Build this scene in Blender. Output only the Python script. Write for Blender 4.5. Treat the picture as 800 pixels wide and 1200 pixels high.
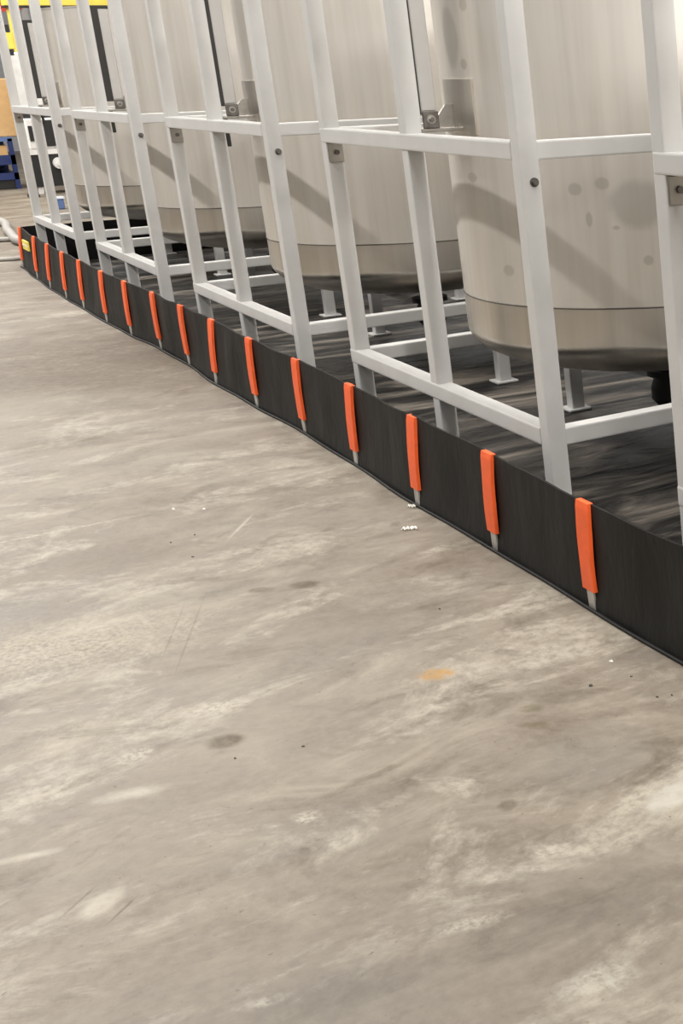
import bpy, bmesh, math, random
from mathutils import Vector, Matrix
random.seed(7)
for o in list(bpy.data.objects):
    bpy.data.objects.remove(o)
scene = bpy.context.scene
C = scene.collection
S = 0.64                      # metres per layout unit (frame tube = 0.1 unit)

# ------------------------------------------------------------------ camera
cd = bpy.data.cameras.new('camera')
cam = bpy.data.objects.new('camera', cd)
C.objects.link(cam)
YAW, PITCH, ROLL = 0.68982, 0.28754, -0.02410
FPX, PPX, PPY = 1625.67, 1084.32, 546.52
fwd = Vector((-math.cos(YAW)*math.cos(PITCH), math.sin(YAW)*math.cos(PITCH), -math.sin(PITCH)))
rgt = Vector((math.sin(YAW), math.cos(YAW), 0))
upv = rgt.cross(fwd)
r2 = rgt*math.cos(ROLL) + upv*math.sin(ROLL)
u2 = upv*math.cos(ROLL) - rgt*math.sin(ROLL)
cam.matrix_world = Matrix(((r2.x, u2.x, -fwd.x, 4.2037), (r2.y, u2.y, -fwd.y, -1.8591),
                           (r2.z, u2.z, -fwd.z, 1.605), (0, 0, 0, 1)))
cd.sensor_fit = 'VERTICAL'
cd.sensor_height = 36
cd.lens = FPX/1200*36
cd.shift_x = (400-PPX)/1200
cd.shift_y = (PPY-600)/1200
cd.clip_start = 0.05
cd.clip_end = 200
scene.camera = cam

# ------------------------------------------------------------------ world, lamps, exposure
wd = bpy.data.worlds.new('hall_light')
scene.world = wd
wd.use_nodes = True
wd.node_tree.nodes['Background'].inputs[0].default_value = (1.0, 0.975, 0.945, 1)
wd.node_tree.nodes['Background'].inputs[1].default_value = 0.27

def strip_light(name, x, y, z, length, width, power, color=(1, 0.965, 0.915), tilt=0.0):
    l = bpy.data.lights.new(name, 'AREA')
    l.shape = 'RECTANGLE'
    l.size = length
    l.size_y = width
    l.energy = power
    l.color = color
    o = bpy.data.objects.new(name, l)
    C.objects.link(o)
    o.location = (x, y, z)
    o.rotation_euler = (tilt, 0, 0)
    return o
# ceiling lamp rows along aisle and tanks, plus added unseen fill lights (high above the frame)
strip_light('aisle_lamp_row', -12.0, -4.6, 7.2, 26, 0.30, 2150, tilt=0.5)
strip_light('tank_lamp_row', 1.0, 0.25, 7.4, 34, 0.35, 2000)
strip_light('far_fill_row', -20.0, -1.0, 7.4, 8, 0.5, 900)  # unseen row added to brighten the far floor and equipment
end_fill = strip_light('end_fill', 10.0, 0.1, 6.0, 1.2, 3.0, 1000)  # unseen fill added beyond the camera for the near-side post faces
end_fill.rotation_euler = (0, 0.75, 0)
strip_light('rear_fill_row', -5.0, 6.4, 7.4, 30, 0.35, 700)  # unseen row added as fill from behind the tanks

vs = scene.view_settings
vs.view_transform = 'Standard'
vs.look = 'None'
vs.gamma = 1.0
vs.use_curve_mapping = False
vs.exposure = -0.17

# ------------------------------------------------------------------ helpers
def link(o, parent=None):
    C.objects.link(o)
    if parent is not None:
        o.parent = parent
    return o

def tag(o, label=None, cat=None, group=None, kind=None):
    if label: o['label'] = label
    if cat: o['category'] = cat
    if group: o['group'] = group
    if kind: o['kind'] = kind
    return o

def empty(name, loc=(0, 0, 0), label=None, cat=None, group=None):
    o = bpy.data.objects.new(name, None)
    o.empty_display_size = 0.2
    link(o)
    o.location = loc
    tag(o, label, cat, group)
    return o

def mesh_obj(name, bm, mat, parent=None, smooth=False):
    bmesh.ops.recalc_face_normals(bm, faces=bm.faces)
    me = bpy.data.meshes.new(name)
    bm.to_mesh(me)
    bm.free()
    if mat: me.materials.append(mat)
    if smooth:
        me.polygons.foreach_set('use_smooth', [True]*len(me.polygons))
    o = bpy.data.objects.new(name, me)
    return link(o, parent)

def add_box(bm, a, b, bev=0.0, seg=1):
    x0, y0, z0 = a; x1, y1, z1 = b
    t = bmesh.new()
    v = [t.verts.new(p) for p in ((x0,y0,z0),(x1,y0,z0),(x1,y1,z0),(x0,y1,z0),(x0,y0,z1),(x1,y0,z1),(x1,y1,z1),(x0,y1,z1))]
    for f in ((3,2,1,0),(4,5,6,7),(0,1,5,4),(1,2,6,5),(2,3,7,6),(3,0,4,7)):
        t.faces.new([v[i] for i in f])
    if bev > 0:
        bmesh.ops.bevel(t, geom=list(t.edges), offset=bev, segments=seg, affect='EDGES', profile=0.6)
    me = bpy.data.meshes.new('tmp'); t.to_mesh(me); t.free()
    bm.from_mesh(me); bpy.data.meshes.remove(me)
    return bm

def box(name, a, b, mat, parent=None, bev=0.0, seg=1, unit=S):
    bm = bmesh.new()
    a = [min(p, q)*unit for p, q in zip(a, b)] if False else [p*unit for p in a]
    b = [p*unit for p in b]
    add_box(bm, a, b, bev, seg)
    return mesh_obj(name, bm, mat, parent)

def add_cyl(bm, p, q, r, n=16, r2=None, caps=True):
    p = Vector(p); q = Vector(q)
    d = (q-p).normalized()
    a = d.orthogonal().normalized(); b = d.cross(a)
    r2 = r if r2 is None else r2
    A = [bm.verts.new(p+(a*math.cos(t)+b*math.sin(t))*r) for t in [2*math.pi*i/n for i in range(n)]]
    B = [bm.verts.new(q+(a*math.cos(t)+b*math.sin(t))*r2) for t in [2*math.pi*i/n for i in range(n)]]
    for i in range(n):
        j = (i+1) % n
        bm.faces.new((A[i], A[j], B[j], B[i]))
    if caps:
        bm.faces.new(A[::-1]); bm.faces.new(B)

def add_lathe(bm, prof, n=96, cap0=False, cap1=False):
    rings = []
    for r, z in prof:
        if r < 1e-6:
            rings.append([bm.verts.new((0, 0, z))])
        else:
            rings.append([bm.verts.new((r*math.cos(2*math.pi*i/n), r*math.sin(2*math.pi*i/n), z)) for i in range(n)])
    for A, B in zip(rings, rings[1:]):
        for i in range(n):
            j = (i+1) % n
            if len(A) == 1 and len(B) == 1: continue
            if len(A) == 1: bm.faces.new((A[0], B[j], B[i]))
            elif len(B) == 1: bm.faces.new((A[i], A[j], B[0]))
            else: bm.faces.new((A[i], A[j], B[j], B[i]))
    if cap0: bm.faces.new(rings[0][::-1])
    if cap1: bm.faces.new(rings[-1])

def add_tube(bm, pts, r, n=10):
    pts = [Vector(p) for p in pts]
    prev = None; nrm = None
    for i, p in enumerate(pts):
        t = (pts[min(i+1, len(pts)-1)] - pts[max(i-1, 0)]).normalized()
        if nrm is None: nrm = t.orthogonal().normalized()
        nrm = (nrm - t*nrm.dot(t)).normalized()
        b = t.cross(nrm)
        ring = [bm.verts.new(p+(nrm*math.cos(2*math.pi*k/n)+b*math.sin(2*math.pi*k/n))*r) for k in range(n)]
        if prev:
            for k in range(n):
                j = (k+1) % n
                bm.faces.new((prev[k], prev[j], ring[j], ring[k]))
        else: bm.faces.new(ring[::-1])
        prev = ring
    bm.faces.new(prev)

def copy_tree(o, parent=None):
    c = o.copy()
    C.objects.link(c)
    c.parent = parent
    for ch in list(o.children):
        copy_tree(ch, c)
    return c

# ------------------------------------------------------------------ materials
class N:
    def __init__(self, name):
        self.m = bpy.data.materials.new(name)
        self.m.use_nodes = True
        self.t = self.m.node_tree
        self.b = self.t.nodes['Principled BSDF']
    def n(self, typ, **kw):
        q = self.t.nodes.new(typ)
        for k, v in kw.items():
            if k.startswith('i_'):
                q.inputs[k[2:].replace('_', ' ')].default_value = v
            else: setattr(q, k, v)
        return q
    def l(self, a, b): self.t.links.new(a, b)
    def val(self, sock, v):
        if hasattr(v, 'is_output'): self.l(v, sock)
        else: sock.default_value = v
    def math(self, op, a, b=None, clamp=False):
        q = self.n('ShaderNodeMath', operation=op); q.use_clamp = clamp
        self.val(q.inputs[0], a)
        if b is not None: self.val(q.inputs[1], b)
        return q.outputs[0]
    def mix(self, f, a, b, blend='MIX'):
        q = self.n('ShaderNodeMixRGB', blend_type=blend)
        self.val(q.inputs[0], f); self.val(q.inputs[1], a); self.val(q.inputs[2], b)
        return q.outputs[0]
    def noise(self, vec, scale, detail=4, rough=0.55, dist=0.0):
        q = self.n('ShaderNodeTexNoise')
        if vec is not None: self.l(vec, q.inputs['Vector'])
        q.inputs['Scale'].default_value = scale; q.inputs['Detail'].default_value = detail
        q.inputs['Roughness'].default_value = rough; q.inputs['Distortion'].default_value = dist
        return q.outputs[0]
    def ramp(self, f, stops):
        q = self.n('ShaderNodeValToRGB'); e = q.color_ramp.elements
        while len(e) < len(stops): e.new(0.5)
        for el, (p, c) in zip(e, stops):
            el.position = p; el.color = c if len(c) == 4 else (*c, 1)
        self.l(f, q.inputs[0]); return q.outputs[0]
    def rng(self, f, a, b, c, d, smooth=False):
        q = self.n('ShaderNodeMapRange')
        if smooth: q.interpolation_type = 'SMOOTHSTEP'
        self.l(f, q.inputs[0])
        for i, v in enumerate((a, b, c, d)): q.inputs[i+1].default_value = v
        return q.outputs[0]
    def mapping(self, vec, scale=(1, 1, 1), rot=(0, 0, 0), loc=(0, 0, 0)):
        q = self.n('ShaderNodeMapping'); self.l(vec, q.inputs[0])
        q.inputs['Scale'].default_value = scale; q.inputs['Rotation'].default_value = rot; q.inputs['Location'].default_value = loc
        return q.outputs[0]
    def bump(self, h, strength, dist):
        q = self.n('ShaderNodeBump'); q.inputs['Strength'].default_value = strength; q.inputs['Distance'].default_value = dist
        self.l(h, q.inputs['Height']); self.l(q.outputs[0], self.b.inputs['Normal'])
    def set(self, color=None, rough=None, metal=None, spec=None):
        if color is not None: self.val(self.b.inputs['Base Color'], color if hasattr(color, 'is_output') else (*color, 1))
        if rough is not None: self.val(self.b.inputs['Roughness'], rough)
        if metal is not None: self.b.inputs['Metallic'].default_value = metal
        if spec is not None: self.b.inputs['Specular IOR Level'].default_value = spec
        return self

def plain(name, color, rough=0.5, metal=0.0, var=0.08, scale=8.0, spec=0.5):
    k = N(name)
    g = k.n('ShaderNodeNewGeometry').outputs['Position']
    f = k.noise(g, scale, 5)
    lo = tuple(c*(1-var) for c in color); hi = tuple(min(1, c*(1+var)) for c in color)
    k.set(k.mix(k.rng(f, .3, .7, 0, 1), (*lo, 1), (*hi, 1)), rough, metal, spec)
    return k.m

def concrete():
    k = N('concrete')
    pos = k.n('ShaderNodeNewGeometry').outputs['Position']
    wob = k.noise(pos, 2.3, 4, .6)
    streak = k.mapping(pos, (1.0, 0.58, 1.0), (0, 0, -0.22))
    big = k.noise(streak, .9, 10, .66, .6)
    mid = k.noise(streak, 4.6, 9, .68, 1.1)
    pat = k.noise(k.mapping(streak, loc=(5.3, 1.9, 0)), 2.6, 10, .72, .5)
    fine = k.noise(pos, 30, 7, .72)
    grit = k.noise(pos, 150, 3, .7)
    col = k.ramp(big, [(.32, (.235, .195, .155)), (.44, (.33, .283, .235)), (.55, (.40, .352, .295)), (.68, (.48, .432, .36))])
    c2 = k.ramp(mid, [(.32, (.22, .187, .155)), (.46, (.335, .292, .25)), (.56, (.42, .372, .312)), (.68, (.56, .512, .42))])
    col = k.mix(.56, col, c2)
    cool = k.rng(k.noise(k.mapping(streak, loc=(3.1, 7.7, 0)), 1.3, 8, .66, .4), .5, .64, 0, .6)
    col = k.mix(cool, col, (.30, .276, .25, 1))
    worn = k.rng(pat, .52, .64, 0, .8)
    worn = k.math('MULTIPLY', worn, k.rng(fine, .35, .6, .25, 1))
    col = k.mix(worn, col, (.70, .65, .54, 1))
    smud = k.rng(k.noise(k.mapping(streak, loc=(9.3, 4.1, 0)), 5.5, 8, .66, .8), .54, .68, 0, .6)
    col = k.mix(smud, col, (.215, .185, .155, 1))
    col = k.mix(k.rng(fine, .35, .65, 0, .25), col, (.54, .49, .415, 1))
    col = k.mix(k.rng(grit, .60, .76, 0, .3), col, (.2, .175, .145, 1))
    sep = k.n('ShaderNodeSeparateXYZ'); k.l(pos, sep.inputs[0])
    X, Y = sep.outputs[0], sep.outputs[1]
    wv = k.math('MULTIPLY', k.math('SUBTRACT', k.noise(pos, 14, 5, .65), .5), 2.0)
    fineamp = k.rng(k.noise(pos, 60, 4, .7), .40, .60, 0.15, 1)
    softamp = k.rng(k.noise(pos, 22, 6, .7), .35, .6, .5, 1)
    # stains and broad tone patches: centre, half lengths along / across, angle, colour, strength, edge softness, breakup
    def stain(col, cx, cy, a, b, ang, c, f, soft=.5, wob=.5, broken=False):
        dx = k.math('SUBTRACT', X, cx); dy = k.math('SUBTRACT', Y, cy)
        ca, sa = math.cos(ang), math.sin(ang)
        p = k.math('DIVIDE', k.math('ADD', k.math('MULTIPLY', dx, ca), k.math('MULTIPLY', dy, sa)), a)
        q = k.math('DIVIDE', k.math('SUBTRACT', k.math('MULTIPLY', dy, ca), k.math('MULTIPLY', dx, sa)), b)
        r = k.math('SQRT', k.math('ADD', k.math('MULTIPLY', p, p), k.math('MULTIPLY', q, q)))
        r = k.math('ADD', r, k.math('MULTIPLY', wv, wob))
        m = k.rng(r, 1-soft, 1.0+soft*.3, f, 0, True)
        m = k.math('MULTIPLY', m, fineamp if broken else softamp)
        return k.mix(m, col, (*c, 1))
    D = math.radians(46); DY = math.radians(75)
    dark = (.185, .155, .125); light = (.66, .615, .51); cool_ = (.235, .22, .20)
    spots = [
     (.65,-1.22,.052,.045,D,dark,.8,.5,.25,False), (-.36,-.73,.052,.04,D,dark,.75,.5,.3,False), (-.41,-.85,.045,.03,D,dark,.6,.5,.4,False),
     (.62,-.67,.055,.048,D,(.62,.34,.09),1.0,.6,.6,True), (1.0,-.57,.036,.03,D,(.25,.22,.16),.65,.5,.5,False), (1.1,-.60,.042,.028,D,(.25,.22,.16),.65,.5,.6,False),
     (1.43,-.82,.024,.03,D,dark,.6,.5,.4,False),
     (.42,-1.19,.09,.05,DY,light,.8,.8,.8,True), (.58,-1.41,.042,.055,D,light,.8,.8,.8,True), (.78,-1.46,.085,.035,DY,light,.75,.8,.8,False),
     (1.79,-1.44,.05,.02,DY,light,.9,.8,1.0,True), (1.81,-1.06,.075,.03,DY,light,.9,.8,.9,True), (2.14,-.96,.085,.05,DY,(.66,.63,.54),.85,.7,.7,True),
     (1.64,-.51,.05,.12,.4,(.68,.65,.57),.85,.5,.5,False), (-.34,-1.45,.5,.26,DY,(.62,.56,.44),.7,.9,.9,True), (1.24,-1.60,.035,.06,D,light,.75,.5,.3,False),
     (1.85,-1.34,.16,.09,DY,cool_,.6,.8,.5,False), (1.94,-.82,.24,.13,DY,cool_,.5,.9,.6,False), (1.36,-.58,.18,.20,.3,(.33,.322,.295),.5,.8,.5,False),
     (1.17,-1.18,.035,.03,D,light,.8,.8,.9,True), (.93,-1.69,.075,.02,DY,light,.8,.8,.4,False), (1.67,-.84,.03,.03,D,light,.8,.8,.7,True),
     (-3.03,-1.0,.32,.20,DY,(.22,.185,.15),.6,.9,.5,False), (-1.1,-1.1,.30,.22,DY,(.26,.222,.185),.55,.9,.6,False), (-5.0,-.6,1.5,1.6,DY,(.2,.165,.13),.8,.8,.35,False), (1.95,-1.2,.75,.42,DY,(.27,.245,.222),.45,.95,.5,False),  # last entry darkens a broad area of the nearest floor
     (-3.97,-1.04,.5,.5,DY,(.5,.45,.37),.5,.9,.5,False), (.05,-.85,.4,.2,DY,(.36,.32,.275),.4,.9,.5,False),
     (-1.58,-1.25,.34,.014,DY+.25,light,.7,.9,.35,True), (-.18,-1.11,.36,.004,2.79,dark,.32,.6,.1,False), (-.22,-1.15,.26,.004,2.79,dark,.28,.6,.1,False),
     (-1.15,-.72,.16,.008,2.6,light,.7,.6,.15,False), (1.2,-1.635,.004,.06,D,dark,.6,.6,.1,False), (1.29,-1.57,.004,.06,D,dark,.5,.6,.1,False),
     ]
    for s_ in spots: col = stain(col, *s_)
    pit = k.rng(k.noise(pos, 55, 2, .5), .70, .76, 0, .55)
    col = k.mix(pit, col, (.22, .19, .16, 1))
    hsv = k.n('ShaderNodeHueSaturation'); hsv.inputs['Saturation'].default_value = .88; hsv.inputs['Value'].default_value = .53
    k.l(col, hsv.inputs['Color'])
    bc = k.n('ShaderNodeBrightContrast'); bc.inputs['Contrast'].default_value = .18
    k.l(hsv.outputs[0], bc.inputs['Color'])
    k.set(bc.outputs[0], k.rng(mid, .3, .7, .42, .62), 0, .4)
    k.bump(k.math('ADD', k.math('MULTIPLY', fine, .6), k.math('MULTIPLY', grit, .4)), .12, .004)
    return k.m

STEEL_METAL = 0.50
def steel(name, marks=(), metal=STEEL_METAL, rs=1.0):
    k = N(name)
    tc = k.n('ShaderNodeTexCoord').outputs['Object']
    sep = k.n('ShaderNodeSeparateXYZ'); k.l(tc, sep.inputs[0])
    ang = k.math('ARCTAN2', sep.outputs[1], sep.outputs[0])
    z = sep.outputs[2]
    cyl = k.n('ShaderNodeCombineXYZ'); k.l(ang, cyl.inputs[0]); k.l(z, cyl.inputs[1])
    streak = k.noise(k.mapping(cyl.outputs[0], (9, .5, 1)), 1.0, 6, .6)
    cloud = k.noise(k.mapping(cyl.outputs[0], (1.2, 1.6, 1), loc=(4, 2, 0)), 2.0, 5, .6)
    col = k.ramp(streak, [(.3, (.62, .58, .52)), (.55, (.725, .685, .62)), (.75, (.78, .745, .69))])  # vertical reflection bands of the steel put into the base colour
    col = k.mix(k.rng(cloud, .4, .7, 0, .35), col, (.72, .69, .675, 1))
    rough = k.rng(cloud, .3, .7, .29*rs, .38*rs)
    wv = k.math('MULTIPLY', k.math('SUBTRACT', k.noise(cyl.outputs[0], 9, 3), .5), .5)
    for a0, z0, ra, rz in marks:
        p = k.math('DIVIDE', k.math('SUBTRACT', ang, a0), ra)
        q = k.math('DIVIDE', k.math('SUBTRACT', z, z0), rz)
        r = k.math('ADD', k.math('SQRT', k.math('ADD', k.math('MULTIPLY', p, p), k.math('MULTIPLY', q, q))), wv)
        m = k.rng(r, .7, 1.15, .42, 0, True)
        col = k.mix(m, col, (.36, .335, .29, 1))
    k.set(col, rough, metal)
    k.bump(k.noise(k.mapping(cyl.outputs[0], (40, 2, 1)), 1.0, 3), .02, .002)
    return k.m

def vinyl(name, wrinkle=0.0):
    k = N(name)
    pos = k.n('ShaderNodeNewGeometry').outputs['Position']
    if wrinkle:
        st = k.mapping(pos, (2.6, .75, 1.0), (0, 0, .30))
        w = k.noise(st, 1.9, 5, .5, 1.6)
        sheen = k.noise(st, 1.5, 7, .62, .9)
        col = k.ramp(sheen, [(.40, (.008, .0078, .0075)), (.50, (.02, .0185, .017)), (.58, (.085, .075, .064)), (.68, (.24, .21, .175))])  # brownish reflections on the glossy liner painted into its colour
        k.set(col, k.rng(sheen, .35, .7, .34, .6), 0, .4)
        k.bump(w, wrinkle, .06)
    else:
        st = k.mapping(pos, (1, 1, .35))
        f = k.noise(st, 5, 6, .6)
        col = k.ramp(f, [(.35, (.010, .0098, .0092)), (.6, (.016, .0155, .0145)), (.8, (.035, .033, .03))])
        scr = k.rng(k.noise(k.mapping(pos, (26, 26, 3)), 1.0, 3), .70, .78, 0, .45)
        col = k.mix(scr, col, (.12, .11, .09, 1))
        k.set(col, k.rng(f, .3, .7, .5, .65), 0, .15)
        k.bump(k.noise(k.mapping(pos, (3, 3, 1.2)), 4, 3), .25, .02)
    return k.m

M_CONC = concrete()
M_PAINT = plain('grey_paint', (.575, .57, .56), .42, 0, .05, 6)
M_BAR = plain('bar_paint', (.44, .425, .41), .45, 0, .05, 6)
M_WALL = plain('wall_paint', (.42, .42, .43), .7)
M_DARKSTEEL = plain('dark_steel', (.16, .15, .14), .42, .8, .3, 40)
M_LUG = plain('stainless_plate', (.45, .43, .40), .33, 1.0, .15, 20)
M_RUBBER = plain('black_rubber', (.022, .019, .017), .6)
M_BARE = plain('bare_bracket_steel', (.50, .48, .45), .45, .55, .12, 30)
M_ORANGE = plain('orange_sleeve', (.86, .118, .022), .5, 0, .07, 25)
M_VINYL = vinyl('black_vinyl')
M_LINER = vinyl('black_liner', .8)
M_BLACK = plain('black_iron', (.012, .012, .012), .5)
M_SEAM = plain('weld_seam', (.12, .11, .095), .5, .6)
M_BLUE = plain('blue_paint', (.016, .03, .12), .4)
M_BLUEL = plain('light_blue_paint', (.10, .16, .34), .4)
M_CARD = plain('cardboard', (.58, .36, .16), .8)
M_RED = plain('red_paint', (.50, .06, .04), .5)
M_YELLOW = plain('yellow_paint', (.82, .66, .10), .45)
M_WHITE = plain('white_plastic', (.74, .73, .72), .45)
M_HOSE = plain('grey_hose', (.30, .285, .265), .55)

STEEL_PLAIN = steel('brushed_stainless')
STEEL_HEAD = steel('full_metal_stainless', (), 1.0, 1.05)  # same steel made fully metallic so the shaded underside turns darker
# round dull marks on the shell nearest the berm's open run (angle, height, half sizes)
STEEL_MARKED = None   # filled below, needs tank geometry

# ------------------------------------------------------------------ layout numbers (units)
L = 3.038
D = 3.038
MIDF = 0.5115
ZA, ZB, R_ = 0.70, 2.1536, 0.092
TOPF = 4.30
NEARX = [4.3457, 0.0, -4.2474, -8.6677, -12.9615]     # near edge of each frame along the row
T = 0.1

# ------------------------------------------------------------------ setting
bm = bmesh.new()
add_box(bm, (-34, -16, -0.2), (10, 12, 0.0))
tag(mesh_obj('floor', bm, M_CONC), kind='structure')
bm = bmesh.new()
add_box(bm, (-34.3, -16, -0.2), (-34, 12, 8))
tag(mesh_obj('wall_far', bm, M_WALL), kind='structure')
bm = bmesh.new()
add_box(bm, (-34, 12, -0.2), (10, 12.3, 8))
tag(mesh_obj('wall_back', bm, M_WALL), kind='structure')

# ------------------------------------------------------------------ tank frames
def make_frame():
    root = empty('tank_frame')
    cx, cy = L/2, D/2                      # local origin = centre of the footprint
    bev = 0.006
    def b(name, a, c, mat=M_PAINT, parent=root, bv=bev, seg=2):
        return box(name, (a[0]-cx+0, a[1]-cy, a[2]), (c[0]-cx, c[1]-cy, c[2]), mat, parent, bv, seg)
    # local x runs 0 (far side) .. L (near side)
    xm = L*(1-MIDF)
    ym = D*0.515
    e = 0.004
    def post(x, y, near_plate=False, bolt=False):
        p = b('post', (x, y, 0.02), (x+T, y+T, TOPF))
        b('foot_plate', (x-.04, y-.04, 0.006), (x+T+.04, y+T+.04, 0.026), M_PAINT, p, .003, 1)
        if bolt:
            bm = bmesh.new()
            cxp, cyp, czp = (x+T-cx)*S, (y+.062-cy)*S, (ZB-R_-.105)*S
            add_cyl(bm, (cxp, cyp, czp), (cxp+.004, cyp, czp), .0145, 16)
            add_cyl(bm, (cxp+.004, cyp, czp), (cxp+.014, cyp, czp), .0095, 6)
            mesh_obj('bolt', bm, M_DARKSTEEL, p)
        if near_plate:
            q = b('splice_plate', (x+T-.001, y+.006, ZB-R_-.125), (x+T+.012, y+T-.001, ZB-R_-.004), M_LUG, p, .002, 1)
            bm = bmesh.new()
            cxp, cyp, czp = (x+T+.012-cx)*S, (y+.056-cy)*S, (ZB-R_-.062)*S
            add_cyl(bm, (cxp, cyp, czp), (cxp+.008, cyp, czp), .011, 6)
            mesh_obj('plate_bolt', bm, M_DARKSTEEL, p)
        return p
    post(0, 0, near_plate=True)
    post(L-T, 0, bolt=True)
    post(0, D-T, near_plate=True)
    post(L-T, D-T, bolt=True)
    post(xm-T/2, 0.002)
    post(xm-T/2, D-T-.002)
    post(0.002, ym-T/2)
    post(L-T-.002, ym-T/2)
    for nm, z1 in (('bottom_rail', ZA), ('middle_rail', ZB), ('top_rail', TOPF)):
        z0 = z1-R_
        x0 = .012 if nm == 'middle_rail' else .0
        b(nm, (x0, -e, z0), (L-T+.004, T-.006, z1))                       # aisle side
        b(nm, (x0, D-T+.006, z0), (L-T+.004, D+e, z1))                    # rear side
        b(nm, (L-T+.006, T-.01, z0), (L+e-.002, D-T+.01, z1))             # near side
        b(nm, (-e+.002, T-.01, z0), (T-.006, D-T+.01, z1))                # far side
    return root

frame_labels = [
 'grey square-tube tank frame, fifth along the berm from its yellow-tagged end',
 'grey square-tube tank frame, fourth along the berm from its yellow-tagged end',
 'grey square-tube tank frame, third along the berm from its yellow-tagged end',
 'grey square-tube tank frame, second along the berm from its yellow-tagged end',
 'grey square-tube tank frame beside the yellow-tagged end of the black berm']
proto_frame = make_frame()
for i, nx in enumerate(NEARX):
    f = proto_frame if i == 0 else copy_tree(proto_frame)
    f.location = ((nx-L/2)*S, (D/2)*S, 0)
    tag(f, frame_labels[i], 'frame', 'steel tank frames in the berm')

# ------------------------------------------------------------------ tanks
TR, TYO = 1.24, 0.05
ZSEAM, ZK, HD, ZTOP = ZA+.468, ZA+.25, .30, 3.33
GAPS = [.01, .006, .026, .062, .052]

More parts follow.
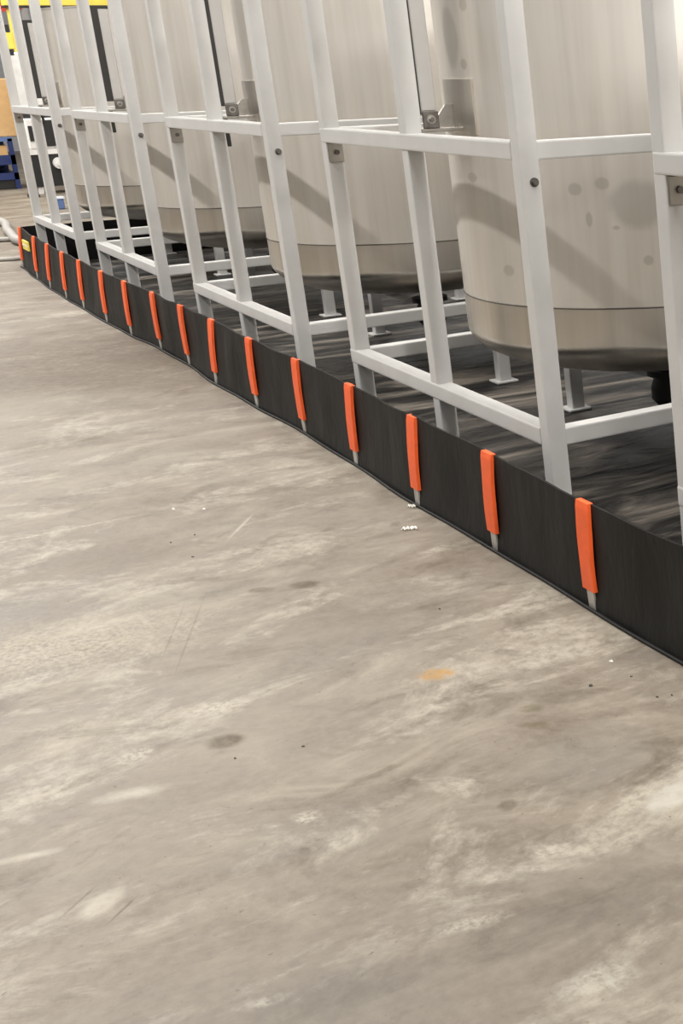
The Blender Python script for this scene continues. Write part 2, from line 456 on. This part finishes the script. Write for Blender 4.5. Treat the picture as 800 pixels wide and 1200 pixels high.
def make_tank(gap, mat):
    root = empty('storage_tank')
    bm = bmesh.new()
    add_lathe(bm, [(TR*S, ZSEAM*S), (TR*S, (ZSEAM+.5)*S), (TR*S, (ZSEAM+1.2)*S), (TR*S, ZTOP*S)], 128)
    shell = mesh_obj('shell', bm, mat, root, True)
    bm = bmesh.new()
    prof = [(TR*S, ZSEAM*S), (TR*S, ZK*S)]
    for k in range(1, 25):
        a = math.pi/2*k/24
        prof.append((max(0, TR*math.cos(a)**.8)*S if k < 24 else 0, (ZK-HD*math.sin(a))*S))
    add_lathe(bm, prof, 128)
    mesh_obj('bottom_head', bm, STEEL_HEAD, root, True)
    bm = bmesh.new()
    n = 128
    prof = [((TR-.004)*S, (ZSEAM-.006)*S), ((TR+.004)*S, (ZSEAM-.004)*S), ((TR+.004)*S, (ZSEAM+.004)*S), ((TR-.004)*S, (ZSEAM+.006)*S)]
    add_lathe(bm, prof, n)
    mesh_obj('weld_seam', bm, M_SEAM, root, True)
    bm = bmesh.new()
    add_lathe(bm, [((TR-.01)*S, (ZTOP-.012)*S), ((TR+.008)*S, (ZTOP-.012)*S), ((TR+.008)*S, ZTOP*S), ((TR-.06)*S, ZTOP*S), (.3*S, (ZTOP+.04)*S), (0, (ZTOP+.04)*S)], 96)
    mesh_obj('lid', bm, STEEL_PLAIN, root)
    # drain under the lowest point
    bm = bmesh.new()
    zb0 = ZK-HD
    add_lathe(bm, [(.07*S, (zb0+.03)*S), (.07*S, (zb0-.10)*S), (.15*S, (zb0-.10)*S), (.15*S, (zb0-.14)*S), (.10*S, (zb0-.14)*S),
                   (.13*S, (zb0-.22)*S), (.13*S, (zb0-.30)*S), (.08*S, (zb0-.36)*S), (0, (zb0-.36)*S)], 32)
    dr = mesh_obj('drain_valve', bm, M_BLACK, root)
    bm = bmesh.new()
    add_tube(bm, [(0, .1*S, (zb0-.26)*S), (0, .3*S, (zb0-.26)*S), (0, .55*S, (zb0-.27)*S)], .05*S, 12)
    mesh_obj('drain_pipe', bm, M_BLACK, dr)
    # support lug on the aisle side, just behind the middle post
    fy = -(D/2+TYO)                      # local y of the frame's front plane
    xm = -L/2+L*(1-MIDF)                 # local x of the middle post
    lug = empty('support_lug'); lug.parent = root
    def b(name, a, c, mat, parent=lug, bv=.0025, seg=1):
        return box(name, (xm+a[0], fy+a[1], a[2]), (xm+c[0], fy+c[1], c[2]), mat, parent, bv, seg)
    # pad plate rolled to the shell
    bm = bmesh.new()
    def arc(r, z, a0, a1, n=12):
        return [bm.verts.new((r*S*math.cos(a0+(a1-a0)*k/n), r*S*math.sin(a0+(a1-a0)*k/n), z*S)) for k in range(n+1)]
    a0, a1 = -math.pi/2-.15, -math.pi/2+.17
    q = [arc(TR-.002, ZB-.02, a0, a1), arc(TR+.014, ZB-.02, a0, a1), arc(TR+.014, ZB+.29, a0, a1), arc(TR-.002, ZB+.29, a0, a1)]
    for k in range(12):
        for u in range(4):
            bm.faces.new((q[u][k], q[u][k+1], q[(u+1) % 4][k+1], q[(u+1) % 4][k]))
    bm.faces.new([q[u][0] for u in range(4)]); bm.faces.new([q[u][12] for u in range(4)][::-1])
    mesh_obj('pad_plate', bm, STEEL_HEAD, lug)
    b('base_plate', (-.11, .095, ZB+.002), (.06, .345, ZB+.024), M_LUG)
    # gusset with a clipped corner
    bm = bmesh.new()
    pr = [(.17, ZB+.024), (.335, ZB+.024), (.335, ZB+.15), (.27, ZB+.15)]
    for xx in (-.03, -.012):
        pass
    A = [bm.verts.new(((xm-.02)*S, (fy+y)*S, z*S)) for y, z in pr]
    B = [bm.verts.new(((xm+.0)*S, (fy+y)*S, z*S)) for y, z in pr]
    bm.faces.new(A); bm.faces.new(B[::-1])
    for k in range(4): bm.faces.new((A[k], A[(k+1) % 4], B[(k+1) % 4], B[k]))
    mesh_obj('gusset', bm, M_LUG, lug)
    b('bolt_plate', (.048, .102+gap, ZB+.024), (.062, .195+gap, ZB+.118), M_DARKSTEEL)
    bm = bmesh.new()
    c0 = Vector(((xm+.062)*S, (fy+.148+gap)*S, (ZB+.072)*S))
    add_cyl(bm, c0, c0+Vector((.004, 0, 0)), .016, 18)
    mesh_obj('washer', bm, M_LUG, lug)
    bm = bmesh.new()
    add_cyl(bm, c0+Vector((.004, 0, 0)), c0+Vector((.013, 0, 0)), .0095, 6)
    mesh_obj('bolt', bm, M_DARKSTEEL, lug)
    if gap > .02: b('tab', (-.02, .115, ZB-.215), (.0, .145, ZB+.004), M_RUBBER)
    b('guide_bar', (-.045, .104+gap, ZB+.118), (.05, .192+gap, 3.16), M_BAR, bv=.004)
    # dark rubber strip between post and bar, folded over the bar's top
    bm = bmesh.new()
    x0, x1 = (xm-.04)*S, (xm+.045)*S
    add_box(bm, (x0, (fy+.1)*S, (ZB+.10)*S), (x1, (fy+.1035+gap)*S, 3.16*S))
    add_box(bm, (x0, (fy+.1)*S, 3.16*S), (x1, (fy+.20+gap)*S, 3.195*S))
    mesh_obj('rubber_strip', bm, M_RUBBER, lug)
    return root

def ang_of(x, y):  # layout point -> angle on tank of frame 1
    return math.atan2(y-(D/2+TYO), x+L/2)
marks_layout = []
tank_labels = [
 'upright stainless tank inside the fifth frame from the berm\'s yellow-tagged end',
 'upright stainless tank with round dull marks inside the fourth frame from the yellow-tagged end',
 'upright stainless tank inside the third frame from the berm\'s yellow-tagged end',
 'upright stainless tank inside the second frame from the berm\'s yellow-tagged end',
 'upright stainless tank inside the frame beside the yellow-tagged berm end']
# (angle, height in metres, half angle, half height) of dull round marks, measured on the shell
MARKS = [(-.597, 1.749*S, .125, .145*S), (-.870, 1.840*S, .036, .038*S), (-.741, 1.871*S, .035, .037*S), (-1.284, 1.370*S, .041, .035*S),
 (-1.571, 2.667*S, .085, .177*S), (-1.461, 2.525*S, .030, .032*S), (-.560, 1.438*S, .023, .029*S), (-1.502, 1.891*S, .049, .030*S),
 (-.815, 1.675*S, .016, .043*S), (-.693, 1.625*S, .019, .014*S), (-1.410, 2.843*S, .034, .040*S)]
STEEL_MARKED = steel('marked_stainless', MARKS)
for i, nx in enumerate(NEARX):
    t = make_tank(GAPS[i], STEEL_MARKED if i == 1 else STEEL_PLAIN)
    t.location = ((nx-L/2)*S, (D/2+TYO)*S, 0)
    tag(t, tank_labels[i], 'tank', 'stainless tanks in the berm')

# ------------------------------------------------------------------ spill berm
# support bracket stations along the aisle wall (x, y at floor, inward lean of the top)
ST = [(-16.114,-.215,.049), (-14.616,-.258,.040), (-13.519,-.280,.046), (-12.41,-.284,.034), (-11.387,-.276,.030), (-10.175,-.268,.022),
      (-9.127,-.240,.012), (-8.084,-.190,.000), (-7.049,-.180,.0), (-6.03,-.208,.036), (-4.879,-.192,.010), (-3.769,-.166,.004),
      (-2.628,-.180,.020), (-1.472,-.204,.030), (-.381,-.189,.014), (.768,-.196,.0), (1.91,-.19,.01), (3.05,-.19,.01), (4.2,-.195,.01), (5.05,-.2,.01)]
HB = 0.54
berm = empty('spill_berm', (0, 0, 0), 'low black vinyl spill containment berm with orange-sleeved brackets around the tank frames', 'berm')
XE, XN, YB = -16.20, 5.1, 3.55

def lerp_st(x):
    if x <= ST[0][0]: return ST[0][1], ST[0][2]
    for (a, b) in zip(ST, ST[1:]):
        if x <= b[0]:
            t = (x-a[0])/(b[0]-a[0]); s = t*t*(3-2*t)
            return a[1]+(b[1]-a[1])*s, a[2]+(b[2]-a[2])*s
    return ST[-1][1], ST[-1][2]

def wall_strip(name, path, height, thick=.012):
    """path: list of (base_xyz, top_xyz, outward normal 2d, sag); builds a thin solid wall with rows"""
    bm = bmesh.new(); rows = 7
    out, inn = [], []
    for (bx, by), (tx, ty), (nx, ny), bulge, hh in path:
        o_, i_ = [], []
        for r in range(rows+1):
            f = r/rows
            k = bulge*math.sin(math.pi*f)+ (.012*(1-f)**6)
            x = bx+(tx-bx)*f+nx*k; y = by+(ty-by)*f+ny*k; z = hh*f+.004
            o_.append(bm.verts.new((x*S, y*S, z*S))); i_.append(bm.verts.new(((x-nx*thick)*S, (y-ny*thick)*S, z*S)))
        out.append(o_); inn.append(i_)
    for a in range(len(path)-1):
        for r in range(rows):
            bm.faces.new((out[a][r], out[a+1][r], out[a+1][r+1], out[a][r+1]))
            bm.faces.new((inn[a][r], inn[a][r+1], inn[a+1][r+1], inn[a+1][r]))
        bm.faces.new((out[a][rows], out[a+1][rows], inn[a+1][rows], inn[a][rows]))
        bm.faces.new((out[a][0], inn[a][0], inn[a+1][0], out[a+1][0]))
    for e_ in (0, -1):
        for r in range(rows):
            bm.faces.new((out[e_][r], out[e_][r+1], inn[e_][r+1], inn[e_][r]))
    o = mesh_obj(name, bm, M_VINYL, berm, True)
    o.data.set_sharp_from_angle(angle=.7)
    return o

path = []
n = 260
xs = [s[0] for s in ST]
for k in range(n+1):
    x = XE+(XN-XE)*k/n
    y, ln = lerp_st(x)
    dmin = min(abs(x-s) for s in xs)
    away = min(1, dmin/.5)
    bulge = .012*away*math.sin(x*3.1)+.006*math.sin(x*11.3+1)*away
    hh = HB - .012*away*(.6+.4*math.sin(x*2.3)) + .004*math.sin(x*7.7)
    path.append(((x, y), (x, y+ln+.006*math.sin(x*5.1)*away), (0, -1), bulge, hh))
wall_strip('aisle_wall', path, HB)
y0 = lerp_st(XE)[0]
path = [((XE, y0+(YB-y0)*k/40), (XE+.03, y0+.05+(YB-y0-.05)*k/40), (-1, 0), .008*math.sin(k*1.3), HB+.004*math.sin(k*.9)) for k in range(41)]
wall_strip('end_wall', path, HB)
path = [((XN, y0+(YB-y0)*k/40), (XN-.03, y0+(YB-y0)*k/40), (1, 0), .008*math.sin(k*1.3), HB) for k in range(41)]
wall_strip('end_wall', path, HB)
path = [((XE+(XN-XE)*k/120, YB), (XE+(XN-XE)*k/120, YB-.03), (0, 1), .01*math.sin(k*.9), HB) for k in range(121)]
wall_strip('rear_wall', path, HB)
# liner on the floor, lightly rumpled
bm = bmesh.new()
nx_, ny_ = 240, 44
gv = []
for i in range(nx_+1):
    x = XE+.01+(XN-XE-.02)*i/nx_
    ya = lerp_st(x)[0]+.01
    row = []
    for j in range(ny_+1):
        y = ya+(YB-.02-ya)*j/ny_
        h = .004
        row.append(bm.verts.new((x*S, y*S, h*S)))
    gv.append(row)
for i in range(nx_):
    for j in range(ny_):
        bm.faces.new((gv[i][j], gv[i+1][j], gv[i+1][j+1], gv[i][j+1]))
mesh_obj('floor_liner', bm, M_LINER, berm, True)
# rolled hem lying on the concrete along the aisle wall
bm = bmesh.new()
pts = []
for k in range(n+1):
    x = XE+(XN-XE)*k/n
    pts.append((x*S, (lerp_st(x)[0]-.024+.004*math.sin(x*4.3))*S, .008*S))
add_tube(bm, pts, .009*S, 8)
mesh_obj('hem', bm, M_VINYL, berm, True)
# brackets
for (x, y, ln) in ST[:-1]:
    br = empty('support_bracket', (x*S, y*S, 0)); br.parent = berm
    wy = .006
    def slab(name, w, z0, z1, off, th, mat, rows=10, fold=0.0, taper=0.0):
        bm = bmesh.new(); prev = None
        for r in range(rows+1):
            f = r/rows; z = z0+(z1-z0)*f; g = z/HB
            yy = ln*g-off-.008*math.sin(math.pi*min(1, g))-.004
            yi = yy+th
            if fold and r == rows: yi = ln+.012; yy = ln-.016
            ww = w*(1-taper*(1-f))*(1+.03*math.sin(f*9+x*3))
            cur = [bm.verts.new(p) for p in ((-ww/2*S, yy*S, z*S), (ww/2*S, yy*S, z*S), (ww/2*S, yi*S, z*S), (-ww/2*S, yi*S, z*S))]
            if prev:
                for u in range(4): bm.faces.new((prev[u], prev[(u+1) % 4], cur[(u+1) % 4], cur[u]))
            else: bm.faces.new(cur[::-1])
            prev = cur
        bm.faces.new(prev)
        return mesh_obj(name, bm, mat, br)
    slab('metal_foot', .068, .004, .13, .008, .009, M_BARE, 4)
    slab('orange_sleeve', .126, .105, HB+.006, .016, .02, M_ORANGE, 14, fold=1.0, taper=.1)
# yellow warning label on the wall near the closed end
b_ = box('warning_label', (-15.46, -.256, .32), (-15.02, -.235, .44), M_YELLOW, berm)
bs_ = box('label_stripe', (-15.45, -.259, .37), (-15.03, -.255, .39), M_WHITE, b_)
b_['label'] = 'small yellow warning label'

# ------------------------------------------------------------------ small things on the floor
def flake(name, x, y, r, mat, label, cat, group, seed):
    rnd = random.Random(seed)
    bm = bmesh.new()
    n_ = 7
    lo = []; hi = []
    for i in range(n_):
        a = 2*math.pi*i/n_; q = r*(.6+.6*rnd.random())
        lo.append(bm.verts.new((q*math.cos(a), q*math.sin(a)*.7, 0)))
        hi.append(bm.verts.new((q*.7*math.cos(a), q*.5*math.sin(a), r*(.25+.5*rnd.random()))))
    bm.faces.new(lo[::-1]); bm.faces.new(hi)
    for i in range(n_): bm.faces.new((lo[i], lo[(i+1) % n_], hi[(i+1) % n_], hi[i]))
    o = mesh_obj(name, bm, mat)
    o.location = (x, y, 0.0005); o.rotation_euler.z = rnd.random()*6
    return tag(o, label, cat, group)
GA = 'tiny dark grit flake on the concrete near two white crumbs'
GB = 'tiny dark grit flake on the concrete in front of the berm, beside a larger flake'
GC = 'tiny dark grit flake on the concrete close to the dark oval stain'
GL = [GA, GA, GA, 'largest dark grit flake, on the concrete in front of the berm', GB, GB, GB, GC, 'tiny lone dark grit flake between the rust stain and the torn scraps', GC]
M_GRIT = plain('dark_grit', (.05, .045, .04), .7)
M_CHIP = plain('white_chip', (.72, .70, .64), .7)
for i, (x, y) in enumerate([(-1.137,-.956), (-1.17,-.87), (-.912,-.935), (.984,-.389), (1.006,-.278), (1.167,-.29), (1.184,-.256), (.763,-1.227), (.158,-.481), (.813,-1.082)]):
    flake('grit_flake', x, y, .0045 if i != 3 else .008, M_GRIT, GL[i], 'grit', 'dark grit flakes on the floor', i)
for i, (x, y) in enumerate([(-1.564,-.854), (-1.479,-.765), (.876,-.272)]):
    flake('plaster_crumb', x, y, .007, M_CHIP, 'white crumb on open concrete, one of a close pair' if i < 2 else 'lone white crumb on the concrete near the largest dark grit flake', 'crumb', 'white crumbs on the floor', 40+i)
def scrap(x, y, ln, rot, label, seed):
    rnd = random.Random(seed); bm = bmesh.new()
    for part_ in range(3):
        pts = []; px = (part_-1)*ln*.33; py = (rnd.random()-.5)*ln*.25
        for k in range(6):
            pts.append((px+(k-2.5)*ln*.10, py+math.sin(k*1.4+part_*2)*ln*.10, .0035+abs(math.sin(k*1.1+part_))*.006))
        top = [(bm.verts.new((p[0], p[1]-.004, p[2])), bm.verts.new((p[0], p[1]+.004, p[2]+.002))) for p in pts]
        bot = [(bm.verts.new((p[0], p[1]-.004, p[2]-.003)), bm.verts.new((p[0], p[1]+.004, p[2]-.001))) for p in pts]
        for k in range(5):
            bm.faces.new((top[k][0], top[k+1][0], top[k+1][1], top[k][1])); bm.faces.new((bot[k][0], bot[k][1], bot[k+1][1], bot[k+1][0]))
            bm.faces.new((top[k][0], bot[k][0], bot[k+1][0], top[k+1][0])); bm.faces.new((top[k][1], top[k+1][1], bot[k+1][1], bot[k][1]))
        for e_ in (0, 5): bm.faces.new((top[e_][0], top[e_][1], bot[e_][1], bot[e_][0]))
    o = mesh_obj('torn_scrap', bm, M_CHIP); o.location = (x, y, .0006); o.rotation_euler.z = rot
    tag(o, label, 'scrap', 'torn scraps beside the berm')
scrap(-.672, -.268, .05, .8, 'larger torn white scrap on the concrete in front of the berm', 1)
scrap(-.93, -.165, .03, .9, 'smaller torn white scrap at the foot of an orange sleeve', 2)

# hoses lying beyond the berm's end
def hose(pts, r, label):
    bm = bmesh.new(); P = []
    for a in range(len(pts)-1):
        p0 = Vector(pts[max(a-1, 0)]); p1 = Vector(pts[a]); p2 = Vector(pts[a+1]); p3 = Vector(pts[min(a+2, len(pts)-1)])
        for k in range(8):
            t = k/8
            P.append(.5*((2*p1)+(p2-p0)*t+(2*p0-5*p1+4*p2-p3)*t*t+(3*p1-p0-3*p2+p3)*t**3))
    P.append(Vector(pts[-1]))
    add_tube(bm, [(p.x, p.y, r) for p in P], r, 10)
    tag(mesh_obj('floor_hose', bm, M_HOSE, None, True), label, 'hose', 'hoses beyond the berm end')
hose([(-15.8,-.6,0), (-15.0,.22,0), (-13.4,.16,0), (-12.2,.12,0), (-11.9,.5,0), (-12.2,1.2,0)], .045, 'thick grey hose curving across the floor behind the berm end')
hose([(-13.2,-.9,0), (-12.85,-.1,0), (-12.75,.15,0), (-12.6,.6,0)], .025, 'thinner grey hose running straight across the floor beyond the berm')
hose([(-11.0,-1.0,0), (-10.98,-.3,0), (-10.93,-.1,0), (-10.9,.4,0), (-10.8,1.2,0)], .018, 'thin grey hose lying close along the berm end wall')

# ------------------------------------------------------------------ things standing farther down the hall
def bxm(name, a, c, mat, parent=None, bev=0.0): return box(name, a, c, mat, parent, bev, 1, 1.0)
# blue shelf cart carrying a cardboard box
cart = empty('shelf_cart', (-21.4, .70, 0), 'dark blue steel shelf cart under a big cardboard box', 'cart')
for x in (-.5, .44):
    for y in (-.6, .54):
        bxm('post', (x, y, .0), (x+.06, y+.06, .74), M_BLUE, cart)
bxm('shelf', (-.5, -.6, .70), (.5, .6, .76), M_BLUEL, cart)
bxm('shelf', (-.5, -.6, .36), (.5, .6, .50), M_BLUE, cart)
bxm('shelf', (-.5, -.6, .14), (.5, .6, .24), M_BLUE, cart)
bxm('skirt', (-.48, -.58, .01), (.47, .57, .14), M_BLACK, cart)
bxm('back_panel', (-.5, -.6, .1), (-.46, .6, .74), M_BLUE, cart)
o = bxm('small_carton', (-21.2, 1.02, .501), (-20.95, 1.22, .64), M_CARD); tag(o, 'small cardboard carton on the middle shelf of the blue cart', 'carton')
big = empty('cardboard_box', (-21.45, .9, .762), 'tall brown cardboard box standing on the blue cart', 'box')
bxm('body', (-.4, -.6, 0), (.4, .52, .84), M_CARD, big, .01)
bxm('tape', (-.41, -.05, .3), (.41, .02, .842), plain('tape', (.5, .36, .2), .4), big)
# white machine cabinet
mc = empty('machine_cabinet', (-19.7, 1.80, 0), 'white machine cabinet with black panels on legs beyond the last frame', 'cabinet')
bxm('body', (-.3, -.5, .62), (.3, .55, 1.05), M_WHITE, mc, .02)
bxm('upper_housing', (-.3, -.5, 1.12), (.1, .55, 1.95), M_WHITE, mc, .02)
bxm('black_band', (-.28, -.48, 1.05), (.2, .53, 1.12), M_BLACK, mc)
bxm('black_panel', (.3, -.28, .66), (.315, -.06, 1.02), M_BLACK, mc)
bxm('side_slot', (.3, -.47, .74), (.315, -.42, .95), M_BLACK, mc)
bxm('screen', (.1, -.3, 1.5), (.115, .0, 1.85), M_DARKSTEEL, mc)
bxm('base', (-.3, -.5, .1), (.28, .55, .55), M_BLACK, mc)
bxm('apron', (-.3, -.5, .55), (.3, .55, .62), M_WHITE, mc)
for x in (-.28, .2):
    for y in (-.48, .45): bxm('leg', (x, y, 0), (x+.06, y+.06, .1), M_WHITE, mc)
bm = bmesh.new(); add_cyl(bm, (.28, -.17, .42), (.36, -.17, .42), .08, 20); add_cyl(bm, (.36, -.17, .42), (.39, -.17, .42), .04, 16)
mesh_obj('hand_wheel', bm, M_WHITE, mc)
o = empty('floor_bin', (-16.5, 1.10, 0), 'small blue plastic bin on the floor behind the last frame', 'bin')
bxm('body', (-.1, -.07, 0), (.08, .06, .13), M_BLUEL, o, .01); bxm('rim', (-.11, -.08, .13), (.09, .07, .15), plain('pale_rim', (.6, .66, .74), .4), o)
# yellow gantry and red rack
g = empty('gantry_crane', (-22.6, 2.6, 0), 'yellow steel gantry with a crossbeam rising behind the tanks', 'gantry')
bxm('beam', (-.1, -.85, 2.69), (.1, 3.4, 3.05), M_YELLOW, g, .01)
bxm('beam_flange', (-.14, -.85, 2.665), (.14, 3.4, 2.69), M_BLACK, g)
for y in (-.80, 3.2):
    lg = bxm('leg', (-.07, y, .06), (.07, y+.12, 2.67), M_YELLOW, g)
    bxm('foot', (-.5, y-.02, 0), (.5, y+.14, .06), M_YELLOW, lg)
rk = empty('pallet_rack', (-23.6, .6, 0), 'tall storage rack with a red crossbeam behind the cardboard box', 'rack')
for y in (-1.4, 1.52):
    for x in (-.4, .4): bxm('upright', (x-.04, y-.04, 0), (x+.04, y+.04, 3.6), M_WALL, rk)
for z in (1.3, 2.66):
    for x in (-.44, .4): bxm('crossbeam', (x, -1.36, z), (x+.05, 1.48, z+.14), M_RED, rk)
ls = empty('lift_mast', (-18.9, 1.17, 0), 'narrow yellow mast with a black carriage standing beside the white cabinet', 'mast')
bxm('mast_rail', (-.04, -.04, .04), (.04, .04, 2.45), M_YELLOW, ls, .006)
bxm('carriage', (-.05, .04, 1.98), (.05, .13, 2.2), M_YELLOW, ls, .006)
bxm('carriage_lock', (-.055, .05, 1.9), (.055, .1, 1.98), M_BLACK, ls)
bxm('mast_cap', (-.05, .04, 2.2), (.05, .1, 2.3), M_BLACK, ls)
bxm('base', (-.12, -.06, 0), (.12, .06, .04), M_BLACK, ls)
